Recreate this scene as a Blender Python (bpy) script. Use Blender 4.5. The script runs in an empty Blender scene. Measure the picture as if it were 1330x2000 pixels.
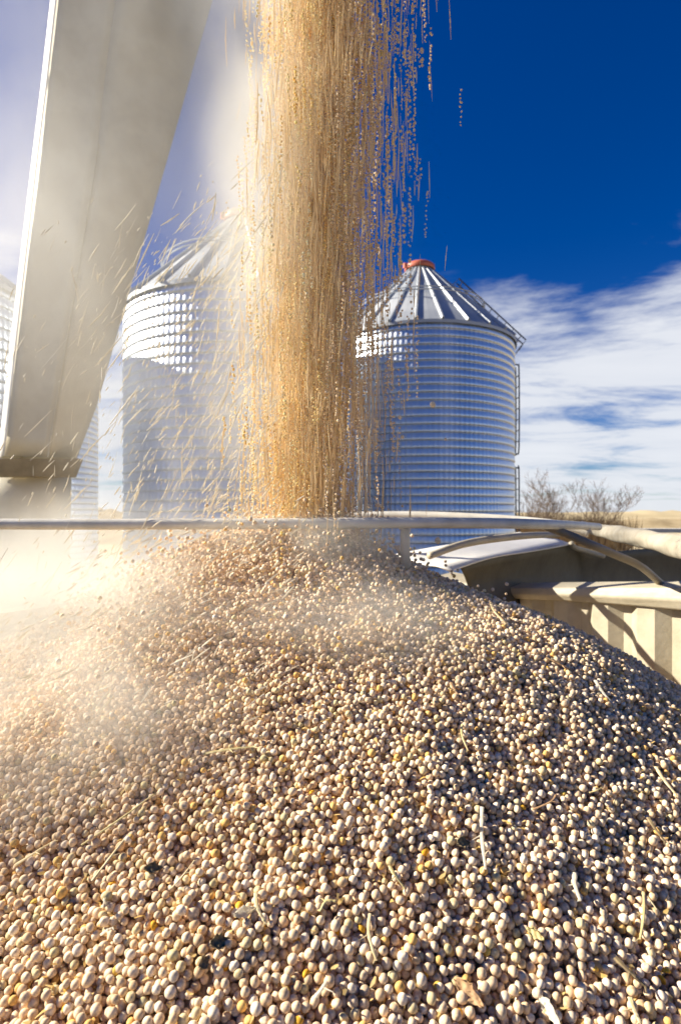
import bpy, bmesh, math, random
import numpy as np
from mathutils import Vector, Matrix

random.seed(7)
rng = np.random.default_rng(7)
R_ = math.radians
scene = bpy.context.scene
COL = scene.collection
EYE = 3.2                       # camera height: standing at the top of a grain truck box
FPX = 1111.0                    # focal length in pixels of the 1330 x 2000 photograph

# ------------------------------------------------------------------ camera
cam_d = bpy.data.cameras.new('camera')
cam_d.sensor_fit = 'VERTICAL'
cam_d.sensor_height = 36.0
cam_d.sensor_width = 24.0
cam_d.lens = 20.0
cam_d.clip_start = 0.02
cam_d.clip_end = 6000
cam_d.dof.use_dof = True
cam_d.dof.focus_distance = 0.60
cam_d.dof.aperture_fstop = 10.0
cam = bpy.data.objects.new('camera', cam_d)
COL.objects.link(cam)
cam.location = (0, 0, EYE)
cam.rotation_euler = (R_(90), 0, 0)
scene.camera = cam

# ------------------------------------------------------------------ light
SUN_EL = 30.0
SUN_AZ = 80.0                   # degrees left of straight ahead (sun to the left, a little beyond)
sdir = Vector((-math.sin(R_(SUN_AZ)) * math.cos(R_(SUN_EL)),
               math.cos(R_(SUN_AZ)) * math.cos(R_(SUN_EL)),
               math.sin(R_(SUN_EL))))
sun_d = bpy.data.lights.new('sun', 'SUN')
sun_d.energy = 5.0
sun_d.angle = R_(0.53)
sun_d.color = (1.0, 0.92, 0.77)
sun = bpy.data.objects.new('sun', sun_d)
COL.objects.link(sun)
sun.rotation_euler = sdir.to_track_quat('Z', 'Y').to_euler()

world = bpy.data.worlds.new('World')
scene.world = world
world.use_nodes = True
wt = world.node_tree
wt.nodes.clear()


def nd(tree, typ, **kw):
    n = tree.nodes.new(typ)
    for k, v in kw.items():
        if k.startswith('in_'):
            key = k[3:]
            key = int(key) if key.isdigit() else key.replace('_', ' ')
            n.inputs[key].default_value = v
        else:
            setattr(n, k, v)
    return n


def lk(tree, a, b):
    tree.links.new(a, b)


def math_n(tree, op, a, b=None, clamp=False):
    n = tree.nodes.new('ShaderNodeMath')
    n.operation = op
    n.use_clamp = clamp
    for i, v in enumerate((a, b)):
        if v is None:
            continue
        if isinstance(v, (int, float)):
            n.inputs[i].default_value = v
        else:
            tree.links.new(v, n.inputs[i])
    return n.outputs[0]


def maprange(tree, v, a, b, c=0.0, d=1.0, smooth=True):
    n = tree.nodes.new('ShaderNodeMapRange')
    n.interpolation_type = 'SMOOTHSTEP' if smooth else 'LINEAR'
    for k, x in zip(('From Min', 'From Max', 'To Min', 'To Max'), (a, b, c, d)):
        n.inputs[k].default_value = x
    tree.links.new(v, n.inputs['Value'])
    return n.outputs[0]


sky = nd(wt, 'ShaderNodeTexSky', sky_type='NISHITA', sun_disc=False,
         sun_elevation=R_(SUN_EL), sun_rotation=R_(-SUN_AZ), altitude=900.0,
         air_density=1.0, dust_density=0.25, ozone_density=5.0)
hsv = nd(wt, 'ShaderNodeHueSaturation')
hsv.inputs['Hue'].default_value = 0.519
hsv.inputs['Saturation'].default_value = 1.33
hsv.inputs['Value'].default_value = 0.86
lk(wt, sky.outputs[0], hsv.inputs['Color'])
tc = nd(wt, 'ShaderNodeTexCoord')
sep = nd(wt, 'ShaderNodeSeparateXYZ')
lk(wt, tc.outputs['Generated'], sep.inputs[0])
zc = math_n(wt, 'MAXIMUM', sep.outputs['Z'], 0.015)
zs = math_n(wt, 'ADD', zc, 0.10)
cx = math_n(wt, 'DIVIDE', sep.outputs['X'], zs)
cy = math_n(wt, 'DIVIDE', sep.outputs['Y'], zs)
comb = nd(wt, 'ShaderNodeCombineXYZ')
lk(wt, math_n(wt, 'MULTIPLY', cx, 0.62), comb.inputs[0])
lk(wt, cy, comb.inputs[1])
comb.inputs[2].default_value = 0.6
cn1 = nd(wt, 'ShaderNodeTexNoise', noise_dimensions='3D')
cn1.inputs['Scale'].default_value = 1.55
cn1.inputs['Detail'].default_value = 10.0
cn1.inputs['Roughness'].default_value = 0.60
cn1.inputs['Distortion'].default_value = 0.35
lk(wt, comb.outputs[0], cn1.inputs['Vector'])
elev = sep.outputs['Z']
band = maprange(wt, elev, 0.22, 0.57, 0.17, -0.32, smooth=False)      # clouds thin out with height
bank = maprange(wt, sep.outputs['Y'], -0.25, 0.65, -0.30, 0.0)          # one broad bank of cloud ahead, clear sky behind
lowb = maprange(wt, elev, 0.0, 0.16, 0.06, 0.0, smooth=False)
csum = math_n(wt, 'ADD', math_n(wt, 'ADD', cn1.outputs[0], band), math_n(wt, 'ADD', lowb, bank))
cmask = maprange(wt, csum, 0.45, 0.70)
cshade = maprange(wt, cn1.outputs[0], 0.35, 0.75, 0.80, 1.0)
ccol = nd(wt, 'ShaderNodeMix', data_type='RGBA')
ccol.inputs['A'].default_value = (3.6, 4.2, 5.4, 1)
ccol.inputs['B'].default_value = (7.3, 7.5, 7.9, 1)
lk(wt, cshade, ccol.inputs['Factor'])
cmix = nd(wt, 'ShaderNodeMix', data_type='RGBA')
lk(wt, math_n(wt, 'MULTIPLY', cmask, 0.94), cmix.inputs['Factor'])
lk(wt, hsv.outputs[0], cmix.inputs['A'])
lk(wt, ccol.outputs['Result'], cmix.inputs['B'])
bg = nd(wt, 'ShaderNodeBackground')
bg.inputs['Strength'].default_value = 0.05
lk(wt, cmix.outputs['Result'], bg.inputs['Color'])
wo = nd(wt, 'ShaderNodeOutputWorld')
lk(wt, bg.outputs[0], wo.inputs['Surface'])

# ------------------------------------------------------------------ view / render settings
scene.view_settings.view_transform = 'Standard'
scene.view_settings.look = 'None'
scene.view_settings.gamma = 1.0
scene.view_settings.use_curve_mapping = False
scene.view_settings.exposure = 1.24
scene.render.engine = 'CYCLES'
scene.cycles.use_denoising = True
scene.cycles.max_bounces = 9
scene.cycles.diffuse_bounces = 7
scene.cycles.glossy_bounces = 3
scene.cycles.volume_bounces = 1
scene.cycles.volume_step_rate = 1.0
scene.cycles.volume_max_steps = 64


# ------------------------------------------------------------------ helpers
def P(px, py, d):
    """photo pixel at a known distance along the view axis"""
    return Vector(((px - 665) / FPX * d, d, EYE - (py - 1000) / FPX * d))


def link(name, mesh, mat=None, parent=None, smooth=False):
    o = bpy.data.objects.new(name, mesh)
    COL.objects.link(o)
    if mat is not None and not mesh.materials:
        mesh.materials.append(mat)
    if smooth:
        mesh.polygons.foreach_set('use_smooth', [True] * len(mesh.polygons))
    if parent is not None:
        o.parent = parent
    return o


def empty(name, loc=(0, 0, 0), rz=0.0):
    o = bpy.data.objects.new(name, None)
    COL.objects.link(o)
    o.location = loc
    o.rotation_euler = (0, 0, rz)
    o.empty_display_size = 0.1
    return o


def tag(o, label=None, cat=None, group=None, kind=None):
    if label:
        o['label'] = label
    if cat:
        o['category'] = cat
    if group:
        o['group'] = group
    if kind:
        o['kind'] = kind
    return o


def mesh_of(name, verts, faces):
    m = bpy.data.meshes.new(name)
    m.from_pydata([tuple(v) for v in verts], [], faces)
    m.update()
    return m


class MB:
    def __init__(self):
        self.v, self.f = [], []

    def add(self, vs, fs):
        b = len(self.v)
        self.v += [tuple(x) for x in vs]
        self.f += [tuple(b + i for i in q) for q in fs]

    def box(self, c, s, M=None):
        x, y, z = s[0] / 2, s[1] / 2, s[2] / 2
        vs = [Vector((sx * x, sy * y, sz * z)) for sz in (-1, 1) for sy in (-1, 1) for sx in (-1, 1)]
        if M is not None:
            vs = [M @ v for v in vs]
        vs = [v + Vector(c) for v in vs]
        self.add(vs, [(0, 2, 3, 1), (4, 5, 7, 6), (0, 1, 5, 4), (2, 6, 7, 3), (0, 4, 6, 2), (1, 3, 7, 5)])

    def tube(self, pts, rad, n=10, cap=True):
        pts = [Vector(p) for p in pts]
        if not hasattr(rad, '__len__'):
            rad = [rad] * len(pts)
        rings = []
        up = None
        for i, p in enumerate(pts):
            t = (pts[min(i + 1, len(pts) - 1)] - pts[max(i - 1, 0)]).normalized()
            if up is None:
                up = Vector((0, 0, 1)) if abs(t.z) < 0.9 else Vector((1, 0, 0))
            side = t.cross(up).normalized()
            up = side.cross(t).normalized()
            rings.append([p + (side * math.cos(a) + up * math.sin(a)) * rad[i]
                          for a in (2 * math.pi * k / n for k in range(n))])
        vs = [v for r in rings for v in r]
        fs = []
        for i in range(len(pts) - 1):
            for k in range(n):
                fs.append((i * n + k, i * n + (k + 1) % n, (i + 1) * n + (k + 1) % n, (i + 1) * n + k))
        if cap:
            fs.append(tuple(range(n))[::-1])
            fs.append(tuple((len(pts) - 1) * n + k for k in range(n)))
        self.add(vs, fs)

    def build(self, name, mat, parent=None, smooth=False):
        return link(name, mesh_of(name, self.v, self.f), mat, parent, smooth)


def smooth_path(pts, n=8):
    pts = [Vector(p) for p in pts]
    out = []
    for i in range(len(pts) - 1):
        p0, p1, p2, p3 = pts[max(i - 1, 0)], pts[i], pts[i + 1], pts[min(i + 2, len(pts) - 1)]
        for k in range(n):
            t = k / n
            out.append(0.5 * ((2 * p1) + (p2 - p0) * t + (2 * p0 - 5 * p1 + 4 * p2 - p3) * t * t
                              + (3 * p1 - p0 - 3 * p2 + p3) * t ** 3))
    out.append(pts[-1])
    return out


# ------------------------------------------------------------------ materials
def mat_new(name):
    m = bpy.data.materials.new(name)
    m.use_nodes = True
    t = m.node_tree
    b = t.nodes['Principled BSDF']
    return m, t, b


def noisy(name, ca, cb, rough=0.6, scale=8.0, metallic=0.0, bump=0.0, bscale=40.0, detail=5.0,
          rough2=None, stretch=(1, 1, 1)):
    m, t, b = mat_new(name)
    tcn = nd(t, 'ShaderNodeTexCoord')
    mp = nd(t, 'ShaderNodeMapping')
    mp.inputs['Scale'].default_value = stretch
    lk(t, tcn.outputs['Object'], mp.inputs[0])
    n = nd(t, 'ShaderNodeTexNoise')
    n.inputs['Scale'].default_value = scale
    n.inputs['Detail'].default_value = detail
    n.inputs['Roughness'].default_value = 0.62
    lk(t, mp.outputs[0], n.inputs['Vector'])
    r = nd(t, 'ShaderNodeMix', data_type='RGBA')
    r.inputs['A'].default_value = (*ca, 1)
    r.inputs['B'].default_value = (*cb, 1)
    lk(t, maprange(t, n.outputs[0], 0.32, 0.68), r.inputs['Factor'])
    lk(t, r.outputs['Result'], b.inputs['Base Color'])
    b.inputs['Roughness'].default_value = rough
    b.inputs['Metallic'].default_value = metallic
    if rough2 is not None:
        lk(t, maprange(t, n.outputs[0], 0.3, 0.7, rough, rough2), b.inputs['Roughness'])
    if bump:
        n2 = nd(t, 'ShaderNodeTexNoise')
        n2.inputs['Scale'].default_value = bscale
        n2.inputs['Detail'].default_value = 4
        lk(t, mp.outputs[0], n2.inputs['Vector'])
        bp = nd(t, 'ShaderNodeBump')
        bp.inputs['Strength'].default_value = bump
        bp.inputs['Distance'].default_value = 0.01
        lk(t, n2.outputs[0], bp.inputs['Height'])
        lk(t, bp.outputs[0], b.inputs['Normal'])
    return m


M_galv = noisy('galvanised_steel', (0.68, 0.73, 0.78), (0.82, 0.86, 0.90), rough=0.36, rough2=0.46, scale=1.3,
               metallic=0.92, bump=0.05, bscale=6.0)
M_roof = noisy('galvanised_roof', (0.38, 0.41, 0.44), (0.52, 0.54, 0.56), rough=0.5, rough2=0.6, scale=0.9,
               metallic=0.30, bump=0.10, bscale=2.5)
M_red = noisy('red_lid_paint', (0.48, 0.10, 0.05), (0.60, 0.17, 0.09), rough=0.5, scale=4)
M_steel = noisy('dark_ladder_steel', (0.10, 0.11, 0.13), (0.17, 0.18, 0.20), rough=0.5, metallic=0.6, scale=6)
M_cream = noisy('cream_paint', (0.38, 0.335, 0.24), (0.48, 0.43, 0.32), rough=0.5, scale=14, bump=0.08, bscale=90, detail=8)
M_white = noisy('white_paint', (0.52, 0.49, 0.42), (0.64, 0.61, 0.54), rough=0.45, scale=22, bump=0.06, bscale=120, detail=8)
M_chute = noisy('beige_paint', (0.60, 0.53, 0.37), (0.70, 0.64, 0.47), rough=0.5, scale=5, bump=0.06, bscale=14, detail=8)
M_gap_shade = noisy('gap_shade_brown', (0.22, 0.17, 0.08), (0.32, 0.25, 0.13), rough=0.7, scale=12)
M_tarp_shade = noisy('tarp_shade', (0.075, 0.065, 0.04), (0.11, 0.095, 0.06), rough=0.6, scale=9, bump=0.25, bscale=18)
M_field = noisy('stubble_field', (0.42, 0.33, 0.18), (0.54, 0.44, 0.26), rough=0.95, scale=0.03, detail=10)
M_hill = noisy('dry_grass', (0.30, 0.22, 0.11), (0.44, 0.34, 0.19), rough=0.95, scale=0.35, detail=8, bump=0.5, bscale=1.2)
M_bark = noisy('bare_bark', (0.13, 0.10, 0.075), (0.21, 0.16, 0.12), rough=0.9, scale=3)
M_twig = noisy('bare_twigs', (0.13, 0.09, 0.065), (0.21, 0.155, 0.115), rough=0.9, scale=2)
M_brush = noisy('dry_brush', (0.30, 0.20, 0.10), (0.44, 0.32, 0.16), rough=0.95, scale=1.2)
M_straw = noisy('dry_straw', (0.58, 0.43, 0.20), (0.74, 0.60, 0.34), rough=0.6, scale=60)
M_straw2 = noisy('green_straw', (0.50, 0.39, 0.15), (0.62, 0.51, 0.24), rough=0.6, scale=60)
M_husk = noisy('brown_husk', (0.30, 0.17, 0.08), (0.46, 0.29, 0.14), rough=0.7, scale=90)
M_dark = noisy('dark_husk', (0.15, 0.105, 0.05), (0.30, 0.22, 0.11), rough=0.8, scale=110)
M_chaff = noisy('pale_chaff', (0.80, 0.73, 0.57), (0.86, 0.82, 0.70), rough=0.7, scale=30)
M_fleck = noisy('yellow_chaff', (0.62, 0.40, 0.10), (0.60, 0.47, 0.22), rough=0.7, scale=70)
M_pipe_shade = noisy('shaded_pipe', (0.20, 0.16, 0.11), (0.27, 0.22, 0.15), rough=0.5, scale=12, detail=4)
M_reflect_ground = noisy('dark_reflected_dirt', (0.10, 0.08, 0.055), (0.17, 0.135, 0.09), rough=0.95, scale=0.8, detail=9)
M_streak = noisy('golden_streak', (0.93, 0.70, 0.36), (0.94, 0.80, 0.52), rough=0.7, scale=30)
M_roll = noisy('dusty_vinyl', (0.30, 0.265, 0.20), (0.40, 0.365, 0.29), rough=0.55, scale=16, detail=9, bump=0.3, bscale=30)
M_hem_lit = noisy('white_hem_lit_edge', (0.74, 0.72, 0.66), (0.80, 0.78, 0.73), rough=0.5, scale=12)
M_core = noisy('packed_peas', (0.42, 0.31, 0.19), (0.58, 0.45, 0.29), rough=0.9, scale=120, bump=0.8, bscale=160)


def add_translucency(m, fac, col):
    t = m.node_tree
    b = t.nodes['Principled BSDF']
    out = [n_ for n_ in t.nodes if n_.type == 'OUTPUT_MATERIAL'][0]
    tr = nd(t, 'ShaderNodeBsdfTranslucent')
    tr.inputs['Color'].default_value = (*col, 1)
    mx = nd(t, 'ShaderNodeMixShader')
    mx.inputs[0].default_value = fac
    lk(t, b.outputs[0], mx.inputs[1])
    lk(t, tr.outputs[0], mx.inputs[2])
    lk(t, mx.outputs[0], out.inputs['Surface'])


add_translucency(M_chaff, .45, (.93, .89, .78))
add_translucency(M_streak, .40, (.94, .82, .56))
add_translucency(M_fleck, .35, (.80, .56, .20))


def pea_mat(name, source):
    m, t, b = mat_new(name)
    if source == 'INSTANCER':
        a = nd(t, 'ShaderNodeAttribute', attribute_type='INSTANCER', attribute_name='col')
        col = a.outputs['Color']
    else:
        a = nd(t, 'ShaderNodeObjectInfo')
        col = a.outputs['Color']
    tcn = nd(t, 'ShaderNodeTexCoord')
    n = nd(t, 'ShaderNodeTexNoise')
    n.inputs['Scale'].default_value = 1.6
    n.inputs['Detail'].default_value = 3
    lk(t, tcn.outputs['Object'], n.inputs['Vector'])
    mul = nd(t, 'ShaderNodeMix', data_type='RGBA', blend_type='MULTIPLY')
    mul.inputs['Factor'].default_value = 1.0
    lk(t, col, mul.inputs['A'])
    rmp = nd(t, 'ShaderNodeMix', data_type='RGBA')
    rmp.inputs['A'].default_value = (0.84, 0.80, 0.73, 1)
    rmp.inputs['B'].default_value = (1.10, 1.10, 1.10, 1)
    lk(t, maprange(t, n.outputs[0], 0.35, 0.6), rmp.inputs['Factor'])
    lk(t, rmp.outputs['Result'], mul.inputs['B'])
    lk(t, mul.outputs['Result'], b.inputs['Base Color'])
    b.inputs['Roughness'].default_value = 0.72
    b.inputs['Specular IOR Level'].default_value = 0.14
    return m


M_pea_i = pea_mat('pea_skin_heap', 'INSTANCER')
M_pea_o = pea_mat('pea_skin', 'OBJECT')
M_pea_f = pea_mat('pea_skin_falling', 'INSTANCER')
add_translucency(M_pea_f, .18, (.95, .84, .62))

# ------------------------------------------------------------------ ground
gv, gf = [], []
n = 40
xs = [-3000, -1200, -500, -200, -90, -45, -20, 0, 20, 45, 90, 200, 500, 1200, 3000]
ys = [-300, -60, -15, 0, 15, 30, 45, 70, 110, 180, 320, 600, 1200, 2400, 4500]
for y in ys:
    for x in xs:
        gv.append((x, y, 0.0))
for j in range(len(ys) - 1):
    for i in range(len(xs) - 1):
        a = j * len(xs) + i
        gf.append((a, a + 1, a + len(xs) + 1, a + len(xs)))
tag(link('ground', mesh_of('ground', gv, gf), M_field), kind='structure')


yv = [(-45, -25, .004), (16, -25, .004), (16, 34, .004), (-45, 34, .004)]
tag(link('reflected_yard', mesh_of('reflected_yard', yv, [(0, 1, 2, 3)]), M_reflect_ground), kind='structure')  # unseen dark ground added so the silo wall seams reflect dark


def ridge(name, x0, x1, y, depth, h, mat, seed, n=60):
    r = random.Random(seed)
    vs, fs = [], []
    prof = [(-1.0, 0.0), (-0.6, 0.35), (-0.25, 0.8), (0, 1.0), (0.4, 0.7), (1.0, 0.0)]
    hs = [max(0.0, (math.sin(math.pi * i / n) ** 0.5)) * (0.75 + 0.3 * r.random()) for i in range(n + 1)]
    for i in range(n + 1):
        x = x0 + (x1 - x0) * i / n
        for (u, w) in prof:
            vs.append((x, y + u * depth, h * hs[i] * w - 0.01))
    k = len(prof)
    for i in range(n):
        for j in range(k - 1):
            fs.append((i * k + j, (i + 1) * k + j, (i + 1) * k + j + 1, i * k + j + 1))
    o = link(name, mesh_of(name, vs, fs), mat, smooth=True)
    return tag(o, kind='structure')


ridge('hill', -75, -8, 70, 14, 4.3, M_hill, 3)
ridge('hill', 60, 420, 330, 30, 4.6, M_field, 5)
ridge('hill', 40, 150, 120, 6, 2.55, M_hill, 9)


# ------------------------------------------------------------------ grain silos
def ring_mesh(R, h, flutes=124, per=6):
    """one pressed wall band: bulged in height, shallow vertical flutes"""
    N = flutes * per
    prof = [(0.0, -0.026), (0.05, -0.022), (0.10, 0.010), (0.16, 0.014), (0.5, 0.003), (0.82, -0.008), (0.94, -0.014), (1.0, -0.026)]
    vs, fs = [], []
    for (u, dr) in prof:
        for k in range(N):
            a = 2 * math.pi * k / N
            fl = 0.0066 * math.cos(2 * math.pi * k / per)
            rr = R + dr + fl
            vs.append((rr * math.cos(a), rr * math.sin(a), u * h))
    for j in range(len(prof) - 1):
        for k in range(N):
            fs.append((j * N + k, j * N + (k + 1) % N, (j + 1) * N + (k + 1) % N, (j + 1) * N + k))
    m = mesh_of('wall_ring', vs, fs)
    m.polygons.foreach_set('use_smooth', [True] * len(m.polygons))
    m.materials.append(M_galv)
    return m


def roof_panel_mesh(R, rc, rise, n):
    a = math.pi / n
    vs, fs = [], []
    m = 6
    for i in range(m + 1):
        t = i / m
        r = R + (rc - R) * t
        z = rise * t
        for s in (-1, -0.5, 0, 0.5, 1):
            bow = 0.012 * (1 - s * s) * math.sin(math.pi * t)
            vs.append((r * math.cos(a * s), r * math.sin(a * s), z + bow))
    for i in range(m):
        for k in range(4):
            q = i * 5 + k
            fs.append((q, q + 1, q + 6, q + 5))
    # folded lip at the eave
    b = len(vs)
    for s in (-1, -0.5, 0, 0.5, 1):
        vs.append(((R - 0.005) * math.cos(a * s), (R - 0.005) * math.sin(a * s), -0.09))
    for k in range(4):
        fs.append((b + k, b + k + 1, k + 1, k))
    me = mesh_of('roof_panel', vs, fs)
    me.materials.append(M_roof)
    return me


def rib_mesh(R, rc, rise):
    mb = MB()
    w, h = 0.045, 0.055
    sl = math.atan2(rise, R - rc)
    nx, nz = math.sin(sl), math.cos(sl)
    p0, p1 = Vector((R + 0.02, 0, 0.005)), Vector((rc, 0, rise + 0.005))
    vs = []
    for p in (p0, p1):
        for (s, u) in ((-w, -0.01), (-w * 0.5, h), (w * 0.5, h), (w, -0.01)):
            vs.append(p + Vector((nx * u, s, nz * u)))
    mb.add(vs, [(0, 1, 5, 4), (1, 2, 6, 5), (2, 3, 7, 6), (0, 3, 2, 1), (4, 5, 6, 7)])
    me = mesh_of('roof_rib', mb.v, mb.f)
    me.materials.append(M_roof)
    return me


def silo(loc, R, eave, label, rot=0.0, ladder=None, ring_rail=True, ring_h=0.215, npan=26, rise=2.42):
    root = empty('grain_silo', loc)
    tag(root, label, 'silo', 'galvanised grain silos behind the truck')
    wall = empty('wall', (0, 0, 0))
    wall.parent = root
    nr = int(round(eave / ring_h))
    h = eave / nr
    rm = ring_mesh(R, h)
    for i in range(nr):
        o = link('wall_ring', rm, parent=wall)
        o.location = (0, 0, i * h)
        o.rotation_euler = (0, 0, 0.0)
    rc = 0.41
    pm, bm_ = roof_panel_mesh(R + 0.07, rc, rise, npan), rib_mesh(R + 0.07, rc, rise)
    for k in range(npan):
        a = rot + 2 * math.pi * k / npan
        o = link('roof_panel', pm, parent=root)
        o.location = (0, 0, eave + 0.02)
        o.rotation_euler = (0, 0, a)
        b = link('roof_rib', bm_, parent=o)
        b.rotation_euler = (0, 0, math.pi / npan)
    # collar + red lid
    mb = MB()
    n = 40
    for (z0, z1, r0, r1) in ((eave + rise - 0.05, eave + rise + 0.12, rc + 0.02, rc - 0.02),):
        vs = [(r * math.cos(2 * math.pi * k / n), r * math.sin(2 * math.pi * k / n), z)
              for (r, z) in ((r0, z0), (r1, z1)) for k in range(n)]
        mb.add(vs, [(k, (k + 1) % n, n + (k + 1) % n, n + k) for k in range(n)])
    mb.build('collar', M_roof, root, True)
    mb = MB()
    prof = [(rc + 0.05, 0.10), (rc + 0.07, 0.14), (rc + 0.06, 0.24), (rc - 0.02, 0.30), (0.2, 0.34), (0.01, 0.35)]
    vs = [(r * math.cos(2 * math.pi * k / n), r * math.sin(2 * math.pi * k / n), eave + rise + z)
          for (r, z) in prof for k in range(n)]
    fs = [(j * n + k, j * n + (k + 1) % n, (j + 1) * n + (k + 1) % n, (j + 1) * n + k)
          for j in range(len(prof) - 1) for k in range(n)]
    mb.add(vs, fs)
    lid = mb.build('lid', M_red, root, True)
    mb = MB()
    mb.box((rc + 0.10, 0, eave + rise + 0.20), (0.10, 0.10, 0.14))
    hd = mb.build('latch', M_red, lid)
    hd.rotation_euler = (0, 0, R_(200))
    if ring_rail:
        for (t, off) in ((0.42, 0.16), (0.42, 0.23)):
            r = R + 0.07 + (rc - R - 0.07) * t + off * 0.5
            z = eave + 0.02 + rise * t + off
            mb = MB()
            pts = [(r * math.cos(2 * math.pi * k / 64), r * math.sin(2 * math.pi * k / 64), z) for k in range(65)]
            mb.tube(pts, 0.018, 6, cap=False)
            mb.build('roof_ring', M_roof, root)
    if ladder is not None:
        lad = empty('ladder', (0, 0, 0))
        lad.parent = root
        lad.rotation_euler = (0, 0, ladder)
        # roof ladder
        p0 = Vector((R + 0.12, 0, eave + 0.02))
        p1 = Vector((rc + 0.55, 0, eave + rise * 0.80))
        nrm = Vector((rise, 0, R - rc)).normalized()
        for s in (-0.2, 0.2):
            mb = MB()
            mb.tube([p0 + Vector((0.05, s, -0.10)), p0 + Vector((0.05, s, 0)) + nrm * 0.30,
                     p1 + Vector((0, s, 0)) + nrm * 0.34, p1 + Vector((0, s, 0))], 0.022, 6)
            mb.build('ladder_rail', M_steel, lad)
        for i in range(9):
            q = p0.lerp(p1, (i + 0.5) / 9)
            mb = MB()
            mb.tube([q + Vector((0, -0.2, 0)) + nrm * 0.30, q + Vector((0, 0.2, 0)) + nrm * 0.30], 0.016, 6)
            mb.tube([q + Vector((0, 0.2, 0)), q + Vector((0, 0.2, 0)) + nrm * 0.30], 0.016, 6)
            mb.build('ladder_rung', M_steel, lad)
        # wall ladder in two lengths with bowed ends
        for (za, zb) in ((eave - 0.55, eave - 3.35), (eave - 3.75, 0.9)):
            for s in (-0.2, 0.2):
                mb = MB()
                mb.tube(smooth_path([(R, s, za), (R + 0.13, s, za + 0.01), (R + 0.17, s, za - 0.22),
                                     (R + 0.17, s, zb + 0.3), (R + 0.10, s, zb + 0.05), (R, s, zb)], 4), 0.024, 6)
                mb.build('ladder_rail', M_steel, lad)
            k = int((za - zb - 0.4) / 0.34)
            for i in range(k):
                z = za - 0.3 - i * 0.34
                mb = MB()
                mb.tube([(R + 0.17, -0.2, z), (R + 0.17, 0.2, z)], 0.016, 6)
                if i % 3 == 0:
                    mb.tube([(R, 0.2, z), (R + 0.17, 0.2, z)], 0.016, 6)
                mb.build('ladder_rung', M_steel, lad)
    return root


silo((2.50, 18.0, 0), 2.87, 8.30,
     'shaded blue-grey corrugated silo with a ladder, next to the bare bushes', rot=R_(4), ladder=R_(-3))
silo((-2.42, 14.2, 0), 2.80, 7.88,
     'sunlit corrugated silo behind the falling peas, with a curved shadow on its wall', rot=R_(2))
silo((-9.55, 11.95, 0), 2.90, 7.7, 'corrugated silo with its roof edge showing beyond the sunlit white chute edge', ring_rail=False, rise=1.9)
silo((-12.0, 20.8, 0), 2.90, 8.05, 'corrugated silo whose side shows between chute and sunlit silo', ring_rail=False)


# ------------------------------------------------------------------ bare bushes
def bare_tree(loc, height, spread, stems, seed, label):
    r = random.Random(seed)
    root = empty('bare_tree', loc)
    tag(root, label, 'tree', 'leafless bushes at the field edge')
    tr, cr = MB(), MB()

    def grow(p, d, L, rad, lvl):
        segs = 3
        pts, rads = [p], [rad]
        q, dd = p, d.copy()
        for i in range(segs):
            dd = (dd + Vector((r.uniform(-.22, .22), r.uniform(-.22, .22), r.uniform(-.05, .16)))).normalized()
            q = q + dd * L / segs
            pts.append(q)
            rads.append(rad * (1 - 0.45 * (i + 1) / segs))
        (tr if lvl < 2 else cr).tube(pts, rads, 5 if lvl < 2 else 3, cap=False)
        if lvl >= 5:
            return
        for i in range(r.choice((3, 3, 4)) if lvl < 3 else r.choice((2, 3))):
            k = r.choice((1, 2, 3, 3))
            ax = Vector((r.uniform(-1, 1), r.uniform(-1, 1), r.uniform(-.2, .6))).normalized()
            nd_ = (dd * 0.75 + ax * 0.62).normalized()
            grow(pts[k], nd_, L * r.uniform(.58, .78), max(rads[k] * 0.64, 0.010), lvl + 1)

    for s in range(stems):
        a = 2 * math.pi * s / stems + r.uniform(-.4, .4)
        d = Vector((math.cos(a) * spread, math.sin(a) * spread, 1)).normalized()
        grow(Vector((math.cos(a) * 0.25, math.sin(a) * 0.25, -0.05)), d, height * r.uniform(.30, .40), 0.085, 0)
    tr.build('trunk', M_bark, root)
    cr.build('crown', M_twig, root)
    return root


def gx(px, d):
    return (px - 665) / FPX * d


bare_tree((gx(1055, 46), 46, 0), 6.5, 0.34, 6, 11, 'wide leafless bush right beside the blue-grey silo')
bare_tree((gx(1168, 48), 48, 0), 6.4, 0.30, 4, 23, 'narrower leafless bush standing out in front of open field')
bare_tree((gx(1018, 52), 52, 0), 5.0, 0.4, 3, 31, 'small leafless bush half hidden by the silo ladder')

# dry undergrowth below the bushes
r = random.Random(4)
mb = MB()
for i in range(2600):
    x = gx(r.uniform(1000, 1215), 47)
    y = r.uniform(44, 52)
    hgt = r.uniform(1.8, 2.75)
    lean = Vector((r.uniform(-.5, .5), r.uniform(-.5, .5), hgt))
    b = Vector((x, y, r.uniform(0, 0.8)))
    w = r.uniform(.02, .06)
    mb.add([b + Vector((-w, 0, 0)), b + Vector((w, 0, 0)), b + lean + Vector((0, w, 0))], [(0, 1, 2)])
tag(mb.build('undergrowth', M_brush), 'tangle of dry brown undergrowth below the leafless bushes', 'undergrowth', kind='stuff')

# ------------------------------------------------------------------ unloading chute on the left
ch = empty('unloading_chute', (-1.5, 2.9, 0))
tag(ch, 'tall beige folded-steel chute with a sunlit edge coloured white, leaning over the heap', 'chute')
CHL = [(118, -160), (100, 0), (84, 150), (66, 300), (48, 460), (30, 620), (14, 770), (2, 890)]
CHR = [(460, -160), (415, 0), (372, 150), (330, 300), (284, 460), (238, 620), (190, 790), (150, 895)]
CRS = [(250, -160), (226, 0), (206, 150), (190, 300), (164, 460), (138, 620), (114, 770), (95, 893)]


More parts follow.
